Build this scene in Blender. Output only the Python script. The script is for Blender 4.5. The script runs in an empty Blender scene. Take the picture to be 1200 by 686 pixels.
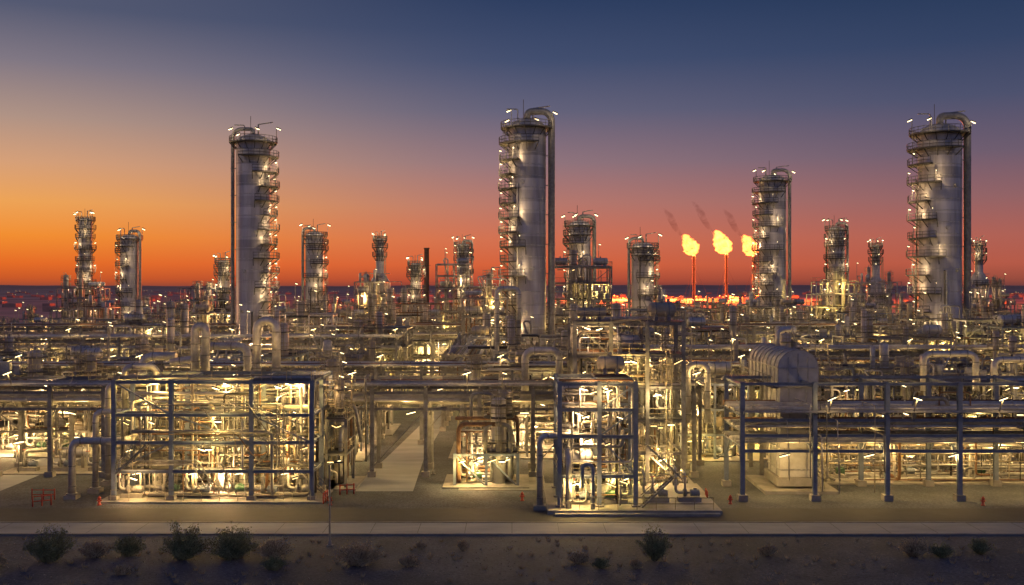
import bpy, math, random, mathutils
from mathutils import Vector
R = random.Random(7)
scene = bpy.context.scene
pi = math.pi

# ------------------------------------------------------------------ materials
MATS = []
MI = {}
def reg(name, mat):
    MI[name] = len(MATS); MATS.append(mat); return mat
def newmat(name):
    m = bpy.data.materials.new(name); m.use_nodes = True
    nt = m.node_tree
    return m, nt, nt.nodes, nt.links, nt.nodes['Principled BSDF']
def pmat(key, col, rough=.5, metal=0., c2=None, scale=1.2, stretch=(1,1,1), bump=0., detail=6, fac=(.35,.7), band=0.):
    m, nt, N, L, P = newmat(key)
    tc = N.new('ShaderNodeTexCoord'); mp = N.new('ShaderNodeMapping')
    mp.inputs['Scale'].default_value = stretch
    L.new(tc.outputs['Object'], mp.inputs[0])
    nz = N.new('ShaderNodeTexNoise'); nz.inputs['Scale'].default_value = scale; nz.inputs['Detail'].default_value = detail
    nz.inputs['Roughness'].default_value = .65
    L.new(mp.outputs[0], nz.inputs['Vector'])
    mr = N.new('ShaderNodeMapRange'); mr.inputs[1].default_value = fac[0]; mr.inputs[2].default_value = fac[1]
    L.new(nz.outputs['Fac'], mr.inputs[0])
    mx = N.new('ShaderNodeMix'); mx.data_type = 'RGBA'
    if c2 is None: c2 = tuple(c*.6 for c in col)
    mx.inputs[6].default_value = (*col, 1); mx.inputs[7].default_value = (*c2, 1)
    L.new(mr.outputs[0], mx.inputs[0])
    out = mx.outputs[2]
    if band > 0:
        sp = N.new('ShaderNodeSeparateXYZ'); L.new(tc.outputs['Object'], sp.inputs[0])
        dv = N.new('ShaderNodeMath'); dv.operation = 'DIVIDE'; dv.inputs[1].default_value = 2.4; L.new(sp.outputs['Z'], dv.inputs[0])
        fl = N.new('ShaderNodeMath'); fl.operation = 'FLOOR'; L.new(dv.outputs[0], fl.inputs[0])
        wn = N.new('ShaderNodeTexWhiteNoise'); wn.noise_dimensions = '1D'; L.new(fl.outputs[0], wn.inputs['W'])
        m2 = N.new('ShaderNodeMapRange'); m2.inputs[3].default_value = 1-band; m2.inputs[4].default_value = 1.
        L.new(wn.outputs['Value'], m2.inputs[0])
        mm = N.new('ShaderNodeVectorMath'); mm.operation = 'SCALE'
        L.new(out, mm.inputs[0]); L.new(m2.outputs[0], mm.inputs['Scale']); out = mm.outputs[0]
    L.new(out, P.inputs['Base Color'])
    P.inputs['Roughness'].default_value = rough; P.inputs['Metallic'].default_value = metal
    if bump > 0:
        bp = N.new('ShaderNodeBump'); bp.inputs['Strength'].default_value = bump; bp.inputs['Distance'].default_value = .1
        L.new(nz.outputs['Fac'], bp.inputs['Height']); L.new(bp.outputs[0], P.inputs['Normal'])
    return reg(key, m)
def emat(key, col, s):
    m, nt, N, L, P = newmat(key)
    P.inputs['Base Color'].default_value = (.8,.8,.8,1)
    P.inputs['Emission Color'].default_value = (*col, 1); P.inputs['Emission Strength'].default_value = s
    m.cycles.emission_sampling = 'NONE'
    return reg(key, m)

pmat('steel',  (.23,.235,.24), .5, .2, (.115,.112,.11), 1.5)
pmat('blue',   (.19,.23,.30), .5, .05, (.11,.14,.19), 1.3)
pmat('galv',   (.38,.39,.40), .42, .35, (.21,.205,.20), 2.)
pmat('clad',   (.52,.51,.52), .42, .35, (.27,.255,.255), .6, (1,1,.10), .05, band=.42)
pmat('cladp',  (.49,.49,.49), .40, .35, (.28,.27,.26), 1.2)
pmat('dark',   (.05,.05,.053), .6, .1)
pmat('rust',   (.22,.12,.06), .75, .05, (.10,.055,.037), 2.)
pmat('cream',  (.42,.37,.28), .6, .0, (.25,.21,.15), 1.)
pmat('grating',(.10,.10,.10), .7, .1)
pmat('rail',   (.30,.27,.20), .6, .05)
pmat('conc',   (.29,.28,.26), .9, 0, (.17,.163,.152), .7, bump=.2)
pmat('red',    (.45,.05,.03), .5)
pmat('orange', (.50,.14,.03), .5)
pmat('yellow', (.6,.4,.04), .5)
pmat('green',  (.05,.13,.08), .5)
pmat('white',  (.46,.46,.46), .6, 0, (.30,.295,.29), .8)
emat('lamp', (1,.66,.24), 2.8)
emat('lampw', (1,.78,.40), 4.0)
emat('lampo', (1,.45,.12), 2.5)

# ------------------------------------------------------------------ mesh builder
class B:
    def __init__(s):
        s.v=[]; s.f=[]; s.m=[]; s.sm=[]; s.lights=[]
    def add(s, vs, fs, m, smooth=False):
        o=len(s.v); s.v.extend(vs); k=MI[m]
        for f in fs:
            s.f.append(tuple(i+o for i in f)); s.m.append(k); s.sm.append(smooth)
    def box(s, cx,cy,cz,sx,sy,sz,m):
        a,b_,c=sx/2,sy/2,sz/2
        vs=[(cx+i*a,cy+j*b_,cz+k*c) for i in(-1,1) for j in(-1,1) for k in(-1,1)]
        s.add(vs,[(0,1,3,2),(4,6,7,5),(0,4,5,1),(2,3,7,6),(0,2,6,4),(1,5,7,3)],m)
    def sweep(s, pts, r, m, n=8, cap=True, smooth=True, off=0., radii=None):
        pts=[Vector(p) for p in pts]
        vs=[];fs=[]
        u=None
        for i,p in enumerate(pts):
            if i==0: t=pts[1]-p
            elif i==len(pts)-1: t=p-pts[i-1]
            else: t=(pts[i+1]-p).normalized()+(p-pts[i-1]).normalized()
            if t.length<1e-7: t=Vector((0,0,1))
            t.normalize()
            if u is None:
                a=Vector((0,0,1)) if abs(t.z)<.9 else Vector((1,0,0))
                u=a.cross(t).normalized()
            else:
                u=(u-t*u.dot(t))
                if u.length<1e-6: u=t.orthogonal()
                u.normalize()
            w=t.cross(u)
            rr=r if radii is None else radii[i]
            for k in range(n):
                a=off+2*pi*k/n
                q=p+u*(rr*math.cos(a))+w*(rr*math.sin(a))
                vs.append((q.x,q.y,q.z))
        for i in range(len(pts)-1):
            for k in range(n):
                fs.append((i*n+k,i*n+(k+1)%n,(i+1)*n+(k+1)%n,(i+1)*n+k))
        s.add(vs,fs,m,smooth)
        if cap:
            o=len(s.v)-len(vs); kk=MI[m]
            s.f.append(tuple(o+k for k in reversed(range(n)))); s.m.append(kk); s.sm.append(False)
            e=o+(len(pts)-1)*n
            s.f.append(tuple(e+k for k in range(n))); s.m.append(kk); s.sm.append(False)
    def tube(s,p,q,r,m,n=8,cap=True): s.sweep([p,q],r,m,n,cap)
    def bar(s,p,q,w,m): s.sweep([p,q],w*.7071,m,4,True,False,pi/4)
    def thin(s,p,q,r,m): s.sweep([p,q],r,m,3,False,False)
    def hb(s,p,q,w,m):
        x0,y0,z0=p;x1,y1,z1=q
        t=w*.14; cx,cy,cz=(x0+x1)/2,(y0+y1)/2,(z0+z1)/2
        if abs(z1-z0)>.01:
            l=abs(z1-z0)
            s.box(cx,cy-w/2+t/2,cz,w,t,l,m); s.box(cx,cy+w/2-t/2,cz,w,t,l,m); s.box(cx,cy,cz,t,w-2*t-.004,l-.01,m)
        elif abs(x1-x0)>.01:
            l=abs(x1-x0)
            s.box(cx,cy,cz-w/2+t/2,l,w*.8,t,m); s.box(cx,cy,cz+w/2-t/2,l,w*.8,t,m); s.box(cx,cy,cz,l-.01,t,w-2*t-.004,m)
        else:
            l=abs(y1-y0)
            s.box(cx,cy,cz-w/2+t/2,w*.8,l,t,m); s.box(cx,cy,cz+w/2-t/2,w*.8,l,t,m); s.box(cx,cy,cz,t,l-.01,w-2*t-.004,m)
    def pipe(s,pts,r,m,n=8,bend=None,seg=4,fl=False):
        pts=[Vector(p) for p in pts]
        if bend is None: bend=r*2.6+.1
        out=[pts[0]]
        for i in range(1,len(pts)-1):
            a,p,c=pts[i-1],pts[i],pts[i+1]
            d1=(a-p);d2=(c-p);l1,l2=d1.length,d2.length
            if l1<1e-4 or l2<1e-4: continue
            bb=min(bend,l1*.48,l2*.48); d1/=l1; d2/=l2
            if abs(d1.dot(d2))>.999: out.append(p); continue
            A=p+d1*bb; C=p+d2*bb
            for k in range(seg+1):
                t=k/seg
                w=.72
                q=(A*(1-t)**2+p*2*w*t*(1-t)+C*t*t)/((1-t)**2+2*w*t*(1-t)+t*t)
                out.append(q)
        out.append(pts[-1])
        s.sweep(out,r,m,n)
    def lathe(s,cx,cy,prof,m,n=16,smooth=True):
        vs=[];fs=[]
        for (r,z) in prof:
            for k in range(n):
                a=2*pi*k/n; vs.append((cx+r*math.cos(a),cy+r*math.sin(a),z))
        for i in range(len(prof)-1):
            for k in range(n): fs.append((i*n+k,i*n+(k+1)%n,(i+1)*n+(k+1)%n,(i+1)*n+k))
        s.add(vs,fs,m,smooth)
    def vess_h(s,cx,cy,cz,r,l,m,n=14,axis='x',saddle=True,base=None):
        prof=[(-l/2-r*.5,.02),(-l/2-r*.46,.4),(-l/2-r*.3,.75),(-l/2-r*.12,.94),(-l/2,1),(l/2,1),(l/2+r*.12,.94),(l/2+r*.3,.75),(l/2+r*.46,.4),(l/2+r*.5,.02)]
        P=[(cx+a,cy,cz) for a,_ in prof]
        s.sweep(P,r,m,n,True,True,0,[r*b_ for _,b_ in prof])
        for k in(-.3,.3):
            a=(cx+k*l,cy)
            if base is not None and cz-base>r*.5:
                s.box(a[0],a[1],(base+cz-r*.6)/2,.35,r*1.5,cz-r*.6-base,'conc' if base<.5 else 'steel')
            s.tube((a[0]-.06,a[1],cz),(a[0]+.06,a[1],cz),r*1.03,'steel',n)
        s.tube((cx,cy,cz+r*.9),(cx,cy,cz+r+.35),.14,'steel',8)
    def vess_v(s,cx,cy,z0,r,h,m,n=14):
        s.lathe(cx,cy,[(r*.9,z0),(r*.9,z0+.5),(r,z0+.6),(r,z0+h-r*.5),(r*.93,z0+h-r*.3),(r*.72,z0+h-r*.13),(r*.35,z0+h-.03),(.01,z0+h)],m,n)
        s.lathe(cx,cy,[(r,z0+h*.5-.05),(r+.04,z0+h*.5-.04),(r+.04,z0+h*.5+.04),(r,z0+h*.5+.05)],'steel',n,False)
        s.tube((cx,cy,z0+h-.1),(cx,cy,z0+h+.4),r*.16,'steel',6)
    def rail(s,p,q,m='rail',h=1.1,sp=1.8,r=.038,mid=True):
        p=Vector(p);q=Vector(q);d=q-p;L_=d.length
        if L_<.2: return
        k=max(1,round(L_/sp)); up=Vector((0,0,h))
        s.thin(p+up,q+up,r,m)
        if mid: s.thin(p+up*.5,q+up*.5,r*.8,m)
        for i in range(k+1):
            a=p+d*(i/k); s.thin(a,a+up,r,m)
    def fixture(s,x,y,z,L_=1.2,dx=1,dy=0,dz=0.,key='lamp',r=.055,arm=True):
        d=Vector((dx,dy,dz)).normalized()*L_/2; c=Vector((x,y,z))
        s.sweep([c-d,c+d],r,key,6,True)
        u=Vector((0,0,r*1.9))
        s.bar(c-d*1.1+u,c+d*1.1+u,r*2.2,'dark')
        if arm: s.thin(c+u,c+u+Vector((0,0,.6)),.04,'steel')
    def light(s,x,y,z,p,col=(1,.62,.20),rad=.2): s.lights.append((x,y,z,p,col,rad))
    def finish(s,name,loc=(0,0,0)):
        me=bpy.data.meshes.new(name); me.from_pydata(s.v,[],s.f)
        used=sorted(set(s.m)); mp={k:i for i,k in enumerate(used)}
        for k in used: me.materials.append(MATS[k])
        me.polygons.foreach_set('material_index',[mp[k] for k in s.m])
        me.polygons.foreach_set('use_smooth',s.sm)
        me.update()
        ob=bpy.data.objects.new(name,me); ob.location=loc
        scene.collection.objects.link(ob)
        for (x,y,z,p,col,rad) in s.lights:
            ld=bpy.data.lights.new('lamp_bulb','POINT'); ld.energy=p*LP; ld.color=col; ld.shadow_soft_size=rad
            lo=bpy.data.objects.new('lamp_bulb',ld); lo.location=(x,y,z); scene.collection.objects.link(lo); lo.parent=ob
        return ob
LP=3.9
WARM=(1,.61,.19)

# ------------------------------------------------------------------ equipment
def valve(b,x,y,z,r,m='red'):
    b.tube((x-.25,y,z),(x-.17,y,z),r*1.7,'steel',8); b.tube((x+.17,y,z),(x+.25,y,z),r*1.7,'steel',8)
    b.tube((x,y,z),(x,y,z+r+.35),.05,'steel',6)
    b.sweep([(x+.22*math.cos(a*pi/4),y+.22*math.sin(a*pi/4),z+r+.36) for a in range(9)],.03,m,4,False)
def pump(b,x,y,rng,z=0.15,flip=1):
    b.box(x,y,z+.2,2.2,.9,.4,'conc')
    mc=rng.choice(['blue','green','galv','blue','steel','galv'])
    b.tube((x+.1*flip,y,z+.8),(x+1.0*flip,y,z+.8),.32,mc,12)
    for k in range(5): b.tube((x+(.2+k*.16)*flip,y,z+.8),(x+(.23+k*.16)*flip,y,z+.8),.36,mc,12)
    b.box(x+.55*flip,y,z+1.18,.3,.25,.12,mc)
    b.tube((x-.25*flip,y,z+.8),(x+.1*flip,y,z+.8),.1,'steel',8)
    b.tube((x-.55*flip,y,z+.8),(x-.25*flip,y,z+.8),.38,'steel',12)
    h=rng.uniform(2.2,3.2)
    b.pipe([(x-.4*flip,y,z+.8),(x-.4*flip,y,z+h),(x-.4*flip,y+2.2,z+h)],.11,'cladp',8)
    b.pipe([(x-.5*flip,y,z+.8),(x-1.3*flip,y,z+.8),(x-1.3*flip,y,z+h+.5),(x-1.3*flip,y+2.,z+h+.5)],.14,'cladp',8)
    valve(b,x-1.3*flip,y-.0,z+1.7,.14,rng.choice(['red','red','blue','yellow']))
    valve(b,x-.4*flip,y,z+1.9,.11,rng.choice(['red','yellow']))
PM=['galv','cladp','cladp','cream','dark','steel','rust','steel']
def rndpipes(b,rng,k,x0,x1,y0,y1,z0,z1,rmin=.05,rmax=.24,n=7):
    for _ in range(k):
        r=rmin+(rmax-rmin)*rng.random()**2.6
        p=[rng.uniform(x0,x1),rng.uniform(y0,y1),rng.choice([z0,rng.uniform(z0,z1)])]
        pts=[tuple(p)]; ax=rng.choice([2,0,1]); 
        for _s in range(rng.randint(2,4)):
            lo,hi=((x0,x1),(y0,y1),(z0,z1))[ax]
            t=rng.uniform(lo,hi)
            if abs(t-p[ax])<3*r+.4: t=lo if p[ax]-lo>hi-p[ax] else hi
            p[ax]=t; pts.append(tuple(p)); ax=rng.choice([a for a in (0,1,2,2,0) if a!=ax])
        b.pipe(pts,r,rng.choice(PM),n,seg=3)
def stairs(b,x,y,z0,z1,w=.9,dirx=1):
    run=(z1-z0)*1.05; k=max(4,int((z1-z0)/.24))
    for yy in(y-w/2,y+w/2):
        b.bar((x,yy,z0),(x+dirx*run,yy,z1),.14,'steel')
        b.thin((x,yy,z0+1.),(x+dirx*run,yy,z1+1.),.035,'rail')
        for i in range(4):
            t=(i+.3)/4; b.thin((x+dirx*run*t,yy,z0+(z1-z0)*t),(x+dirx*run*t,yy,z0+(z1-z0)*t+1.),.03,'rail')
    for i in range(k):
        t=(i+.5)/k; b.box(x+dirx*run*t,y,z0+(z1-z0)*t,.26,w-.16,.04,'grating')
def ladder(b,x,y,z0,z1,nx=0,ny=-1,cage=True,q=1.):
    tx,ty=-ny,nx
    for s_ in(-.22,.22): b.thin((x+tx*s_,y+ty*s_,z0),(x+tx*s_,y+ty*s_,z1+1),.035*q,'rail')
    k=int((z1-z0)/.5)
    for i in range(k): 
        z=z0+.5*i+.3; b.thin((x-tx*.22,y-ty*.22,z),(x+tx*.22,y+ty*.22,z),.02*q,'rail')
    if cage and z1-z0>3:
        z=z0+2.3
        while z<z1+1:
            b.sweep([(x+tx*.38*math.cos(a)+nx*.7*math.sin(a),y+ty*.38*math.cos(a)+ny*.7*math.sin(a),z) for a in [pi*j/6 for j in range(7)]],.03*q,'rail',3,False,False)
            z+=1.1
        for a in (.5,1.57,2.6):
            xx=x+tx*.38*math.cos(a)+nx*.7*math.sin(a); yy=y+ty*.38*math.cos(a)+ny*.7*math.sin(a)
            b.thin((xx,yy,z0+2.3),(xx,yy,z1+1),.025*q,'rail')

def frame_unit(b,xs,ys,zs,rng,steel='steel',heavy=False,npipe=30,nlight=5,nfix=10,equip=.6,irr=True,det=2,power=500,pmax=.24,floorp=.65,pad=True,fbot=.35):
    nx,ny,nz=len(xs)-1,len(ys)-1,len(zs)
    T=[[nz if not irr else max(1,nz-rng.choice([0,0,0,1,1,2])) for j in range(ny)] for i in range(nx)]
    cw=.40 if heavy else .28
    def nodeH(i,j):
        return max([T[a][c] for a in(i-1,i) for c in(j-1,j) if 0<=a<nx and 0<=c<ny])
    z0=.15 if pad else 0
    if pad: b.box((xs[0]+xs[-1])/2,(ys[0]+ys[-1])/2,.075,xs[-1]-xs[0]+2.4,ys[-1]-ys[0]+2.4,.15,'conc')
    for i,x in enumerate(xs):
        for j,y in enumerate(ys):
            h=zs[nodeH(i,j)-1]
            if heavy:
                b.hb((x,y,.5),(x,y,h+.25),cw,steel); b.box(x,y,.3,.8,.8,.5,'conc')
            else: b.bar((x,y,0),(x,y,h+.2),cw,steel)
    for k,z in enumerate(zs):
        for j in range(ny+1):
            for i in range(nx):
                if max([T[i][c] for c in(j-1,j) if 0<=c<ny])>k:
                    if heavy: b.hb((xs[i],ys[j],z),(xs[i+1],ys[j],z),.32,steel)
                    else: b.bar((xs[i],ys[j],z),(xs[i+1],ys[j],z),.22,steel)
        for i in range(nx+1):
            for j in range(ny):
                if max([T[a][j] for a in(i-1,i) if 0<=a<nx])>k:
                    if heavy: b.hb((xs[i],ys[j],z-.03),(xs[i],ys[j+1],z-.03),.30,steel)
                    else: b.bar((xs[i],ys[j],z-.03),(xs[i],ys[j+1],z-.03),.20,steel)
        for i in range(nx):
            for j in range(ny):
                if T[i][j]<=k: continue
                fl=rng.random()<floorp
                xa,xb,ya,yb=xs[i],xs[i+1],ys[j],ys[j+1]
                if fl:
                    b.box((xa+xb)/2,(ya+yb)/2,z+.2,(xb-xa)+.3+.01*((i+j)%3),(yb-ya)+.3,.06+.008*((i+2*j)%4),'grating')
                    if det>0:
                        zz=z+.23
                        if j==0: b.rail((xa,ya-.15,zz),(xb,ya-.15,zz),mid=det>1)
                        if j==ny-1 and det>1: b.rail((xa,yb+.15,zz),(xb,yb+.15,zz),mid=False)
                        if i==0: b.rail((xa-.15,ya,zz),(xa-.15,yb,zz),mid=det>1)
                        if i==nx-1: b.rail((xb+.15,ya,zz),(xb+.15,yb,zz),mid=det>1)
                    nxt=zs[k+1]-z if k+1<nz else 4
                    if rng.random()<equip:
                        q=rng.random(); cx,cy=(xa+xb)/2,(ya+yb)/2; l=xb-xa
                        mm=rng.choice(['cladp','cladp','galv','cream','white'])
                        if q<.4:
                            r=min(.8,nxt*.22); b.vess_h(cx,cy,z+.25+r+.35,r,l*.6,mm,12,'x',base=z+.22)
                        elif q<.55:
                            for s_ in(-.8,.8): b.vess_h(cx,cy+s_,z+.25+.9,.5,l*.7,mm,10,'x',base=z+.22)
                        elif q<.8:
                            for s_ in range(rng.randint(1,2)): b.vess_v(xa+1.3+s_*1.8,cy+rng.uniform(-1,1),z+.23,rng.uniform(.35,.7),min(nxt*.8,rng.uniform(2,3.4)) if k+1<nz and T[i][j]>k+1 else rng.uniform(2,4.2),mm,12)
                        else:
                            b.box(cx,cy,z+.23+.8,1.2,.7,1.6,rng.choice(['galv','white','cream'])); b.box(cx+1.5,cy,z+.23+.6,.8,.6,1.2,'galv')
    for i in range(nx):
        for k in range(nz):
            if T[i][0]>k and rng.random()<.3:
                za=0 if k==0 else zs[k-1]; zb=zs[k]
                if rng.random()<.5: b.bar((xs[i],ys[0],za),(xs[i+1],ys[0],zb),.14,steel)
                else: b.bar((xs[i+1],ys[0],za),(xs[i],ys[0],zb),.14,steel)
    zt=zs[-1]
    rndpipes(b,rng,npipe,xs[0]+.3,xs[-1]-.3,ys[0]+.3,ys[-1]-.3,z0+.3,zt*.98,rmax=pmax,n=8 if det>1 else 6)
    for k,z in enumerate(zs):
        for _ in range(3 if det>0 else 2):
            y=rng.uniform(ys[0]+.4,ys[-1]-.4); r=rng.uniform(.07,.2)
            i0=rng.randint(0,nx-1); i1=rng.randint(i0+1,nx)
            b.pipe([(xs[i0],y,z+.15+r),(xs[i1],y,z+.15+r),(xs[i1],y,max(.5,z-rng.uniform(1,3)))],r,rng.choice(PM),8 if det>1 else 6)
    fr=.05 if det>1 else .08
    fL=1. if det>1 else .55
    for q in range(nfix):
        i=rng.randint(0,nx-1); j=0 if rng.random()<.6 else rng.randint(0,ny-1); k=rng.randint(0,T[i][j]-1)
        x=rng.uniform(xs[i]+.5,xs[i+1]-.5); y=ys[j]-rng.uniform(.1,.3); z=zs[k]-rng.uniform(.5,.8)
        a=rng.choice([0,.3,.35,-.35,.5,-.5]); 
        b.fixture(x,y,z,rng.uniform(.5,1.0)*fL,1,rng.choice([0,0,.5,-.5]),a,rng.choice(['lamp','lamp','lampw']),r=fr)
    for q in range(nlight):
        i=rng.randint(0,nx-1) if q>=nx else q%nx; 
        front=q%3==0  # front lamps added on outrigger arms to brighten the unit's front faces
        j=0 if front else rng.randint(0,ny-1); k=rng.randint(0,T[i][j]-1) if q>=nx else 0
        x=(xs[i]+xs[i+1])/2+rng.uniform(-1,1); z=zs[k]-.9
        y=ys[j]+(-.9 if front else rng.uniform(.5,1.8))
        if front: b.bar((x,ys[j],zs[k]-.05),(x,y,z+.5),.09,'steel')
        b.fixture(x,y,z+.35,.7*fL,1,0,rng.choice([0,.3,-.3]),'lampw',r=fr*1.1)
        b.light(x,y,z-.05,power*rng.choice([.25,.55,1.,2.0])*(fbot if front else 1.),(1,rng.uniform(.54,.70),rng.uniform(.12,.28)))
def lin(a,b_,n): return [a+(b_-a)*i/n for i in range(n+1)]

# ------------------------------------------------------------------ columns
def column(name,x,y,h,r,plats,az,span=70,over=None,rng=R,lit=2,power=350,mat='clad',topring=True,n=32,lower=None,hs=1.):
    b=B(); rr_=.06*hs
    prof=[(r*1.12,0),(r*1.12,1.0),(r*1.02,1.2),(r*1.02,h*.06)]
    z=h*.06
    prof.append((r,z+.3)); prof+= [(r,h-r*.55),(r*.97,h-r*.42),(r*.86,h-r*.26),(r*.66,h-r*.13),(r*.36,h-r*.04),(.02,h)]
    b.lathe(0,0,prof,mat,n)
    if lower: b.lathe(0,0,[(lower[0],0),(lower[0],lower[1]-lower[0]*.9),(r,lower[1])],mat,n)
    zz=3.
    while zz<h-r*.6:
        rr=r if not lower or zz>lower[1] else lower[0]
        b.lathe(0,0,[(rr,zz-.08),(rr+.06,zz-.06),(rr+.06,zz+.06),(rr,zz+.08)],'galv',n,False); zz+=2.4*(1 if r>2 else 1.3)
    def arcplat(z,a0,a1,w,rr=r):
        k=max(4,int((a1-a0)/12)); A=[math.radians(a0+(a1-a0)*i/k) for i in range(k+1)]
        vs=[];fs=[]
        for a in A:
            for (q,dz) in((rr-.05,-.05),(rr+w,-.05),(rr+w,.2),(rr-.05,.2)): vs.append((q*math.cos(a),q*math.sin(a),z+dz))
        for i in range(k):
            for e in range(4): fs.append((i*4+e,i*4+(e+1)%4,(i+1)*4+(e+1)%4,(i+1)*4+e))
        b.add(vs,fs,'dark')
        for hh in(.6,1.25): b.sweep([((rr+w)*math.cos(a),(rr+w)*math.sin(a),z+.16+hh) for a in A],rr_,'dark',4,False)
        for a in A:
            c,s_=math.cos(a),math.sin(a)
            b.thin(((rr+w)*c,(rr+w)*s_,z+.1),((rr+w)*c,(rr+w)*s_,z+1.42),rr_,'dark')
        for a in A[::2]:
            c,s_=math.cos(a),math.sin(a)
            b.bar(((rr+w-.1)*c,(rr+w-.1)*s_,z-.04),(rr*c,rr*s_,z-1.5),.14,'dark')
    w=max(1.2,r*.50)
    zs=[h*.14+(h*.84-h*.14)*i/(plats-1) for i in range(plats)] if plats>1 else []
    k=0
    for i,z in enumerate(zs):
        aa=az+((i%2)*2-1)*9
        sp=span*(rng.uniform(.7,1.1))
        rr=r if not lower or z>lower[1] else lower[0]
        arcplat(z,aa-sp,aa+sp,w*rng.uniform(.85,1.1),rr=rr)
        a=math.radians(aa+rng.choice([-25,5,20]))
        lx,ly=(rr+w*.55)*math.cos(a),(rr+w*.55)*math.sin(a)
        z1=zs[i+1] if i+1<len(zs) else h-r*.6
        ladder(b,lx,ly,z,z1,math.cos(a),math.sin(a),q=1.2*hs)
        for s_ in ((-.6,.8) if i%2 else (.2,)):
            a2=math.radians(aa+sp*s_); q=rr+w
            fx,fy=q*math.cos(a2),q*math.sin(a2)
            b.bar((fx,fy,z+.1),(fx,fy,z+2.4),.12*hs,'steel')
            b.fixture(fx-math.cos(a2)*.25,fy-math.sin(a2)*.25,z+2.3,.42*hs,math.cos(a2),math.sin(a2),.3,'lampw',r=.09*hs,arm=False)
            if k%lit==0:
                fx*=1+1.1/q; fy*=1+1.1/q
                b.light(fx,fy-.3,z+1.9,power,(1,.66,.32),.3)
            k+=1
    zt=h-r*.55
    if topring:
        arcplat(zt,0,360,w*.8)
        arcplat(zt-3.2*min(1,h/50),az-100,az+100,w)
        for a in (az+40,az+150,az-60,az-120):
            a=math.radians(a); q=r+w*.8; c,s_=math.cos(a),math.sin(a)
            hh=rng.uniform(2.4,3.8)*min(1,r/3.2+.2)
            b.bar((q*c,q*s_,zt),(q*c,q*s_,zt+hh),.14*hs,'steel')
            L_=.7*min(1,r/3.)
            dx=-1 if c<0 else 1
            b.bar((q*c,q*s_,zt+hh),(q*c+dx*.9*L_,q*s_,zt+hh+.1),.12*hs,'steel')
            b.fixture(q*c+dx*.7*L_,q*s_,zt+hh-.05,1.4*L_,dx,s_*.3,-.45,'lampw',r=.11*hs,arm=False)
        b.light(-(r+w),-r-1.6,zt+2.2,power*.9,(1,.70,.38),.3); b.light(r+w,-r-1.4,zt+2.2,power*.7,(1,.70,.38),.3)
        b.tube((r*.3,0,h-.3),(r*.3,0,h+2.2),.16,'steel',8)
        b.bar((r*.3,0,h+2.2),(r*1.2,-.5,h+2.6),.2,'steel')
        b.pipe([(-r*.5,-.4,h-r*.3),(-r*.5,-.4,h+2.),(-r*1.1,-.4,h+2.)],.12,'steel',6)
        b.thin((-r*.2,.6,h-.3),(-r*.2,.6,h+4.2*min(1,r/3)),.07,'dark')
    if over:
        sd,pr=over; a=math.radians(sd); c,s_=math.cos(a),math.sin(a); q=r+pr+.45
        top=h+pr+r*.2
        b.pipe([(0,0,h-.4),(0,0,top),(q*c,q*s_,top),(q*c,q*s_,h*.12),(q*c+3*c,q*s_-2,h*.12)],pr,'steel',14,bend=r*.55,seg=8)
        z=h*.2
        while z<h*.95:
            b.bar((r*.98*c,r*.98*s_,z),((q)*c,(q)*s_,z),.18,'steel')
            b.lathe(q*c,q*s_,[(pr,z-.1),(pr+.08,z-.08),(pr+.08,z+.08),(pr,z+.1)],'steel',14,False); z+=h*.11
    for k in range(6):
        a=math.radians(az+rng.choice([-1,1])*rng.uniform(25,75)); q=r+rng.uniform(.3,.6); pr=rng.uniform(.1,.22)
        zz=rng.choice(zs) if zs else h*.7; zz+=1
        rr=q if not lower else lower[0]+.4
        if lower: zz=min(zz,lower[1]-1)
        b.pipe([(rr*.8*math.cos(a),rr*.8*math.sin(a),zz),(rr*math.cos(a),rr*math.sin(a),zz),(rr*math.cos(a),rr*math.sin(a),1.)],pr,rng.choice(['galv','cladp','dark']),8,bend=.25)
    for i in range(5):
        a=math.radians(270+rng.uniform(-40,40)); z=h*(.12+.16*i)
        if lower: continue
        b.tube((r*.95*math.cos(a),r*.95*math.sin(a),z),((r+.35)*math.cos(a),(r+.35)*math.sin(a),z),.42,'galv',12)
    return b.finish(name,(x,y,0))

DC='distillation_column'
r1=random.Random(3)
PC=190
column(DC,-58.1,230,55,3.75,13,-12,58,(180,.42),r1,2,PC)
column(DC,3.2,215,56,3.95,14,193,58,(-8,.72),r1,2,PC)
column(DC,89.8,215,55,4.3,11,193,55,(-8,.75),r1,2,PC)
column(DC,76.3,300,53.5,3.9,12,-165,80,(-20,.5),r1,2,PC*1.2,hs=1.2)
column(DC,-145.8,350,44.3,2.2,9,-80,120,None,r1,2,PC,hs=1.3)
column(DC,-127,340,38,3.0,7,-150,90,(-15,.5),r1,2,PC,hs=1.3)
column(DC,-65.5,340,39,3.0,7,-30,90,(195,.45),r1,2,PC,hs=1.3)
column(DC,-30,320,28.2,1.7,6,-90,120,None,r1,2,PC,hs=1.3)
column(DC,-15.2,320,34.3,2.0,7,-60,120,(-10,.35),r1,2,PC,hs=1.3)
column(DC,17.3,262,37.7,2.8,7,-140,90,(0,.5),r1,2,PC,hs=1.2)
column(DC,36,282,33,3.1,6,-40,90,(190,.4),r1,2,PC,hs=1.2)
column(DC,102,322,39.7,2.5,8,-130,100,(-10,.4),r1,2,PC,hs=1.3)
column(DC,-84.5,300,28.5,1.6,5,-60,120,None,r1,2,PC,hs=1.3)
column('exhaust_stack',-41.9,325,36,1.3,3,-90,120,None,r1,2,PC,topring=True,lower=(3.3,25),hs=1.3)
column('exhaust_stack',125,352,35,1.4,3,-90,120,None,r1,2,PC,topring=True,lower=(3.0,24),hs=1.3)
column('exhaust_stack',155,340,35,1.3,4,-90,120,None,r1,2,PC,topring=True,lower=(3.2,25.5),hs=1.3)
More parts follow.
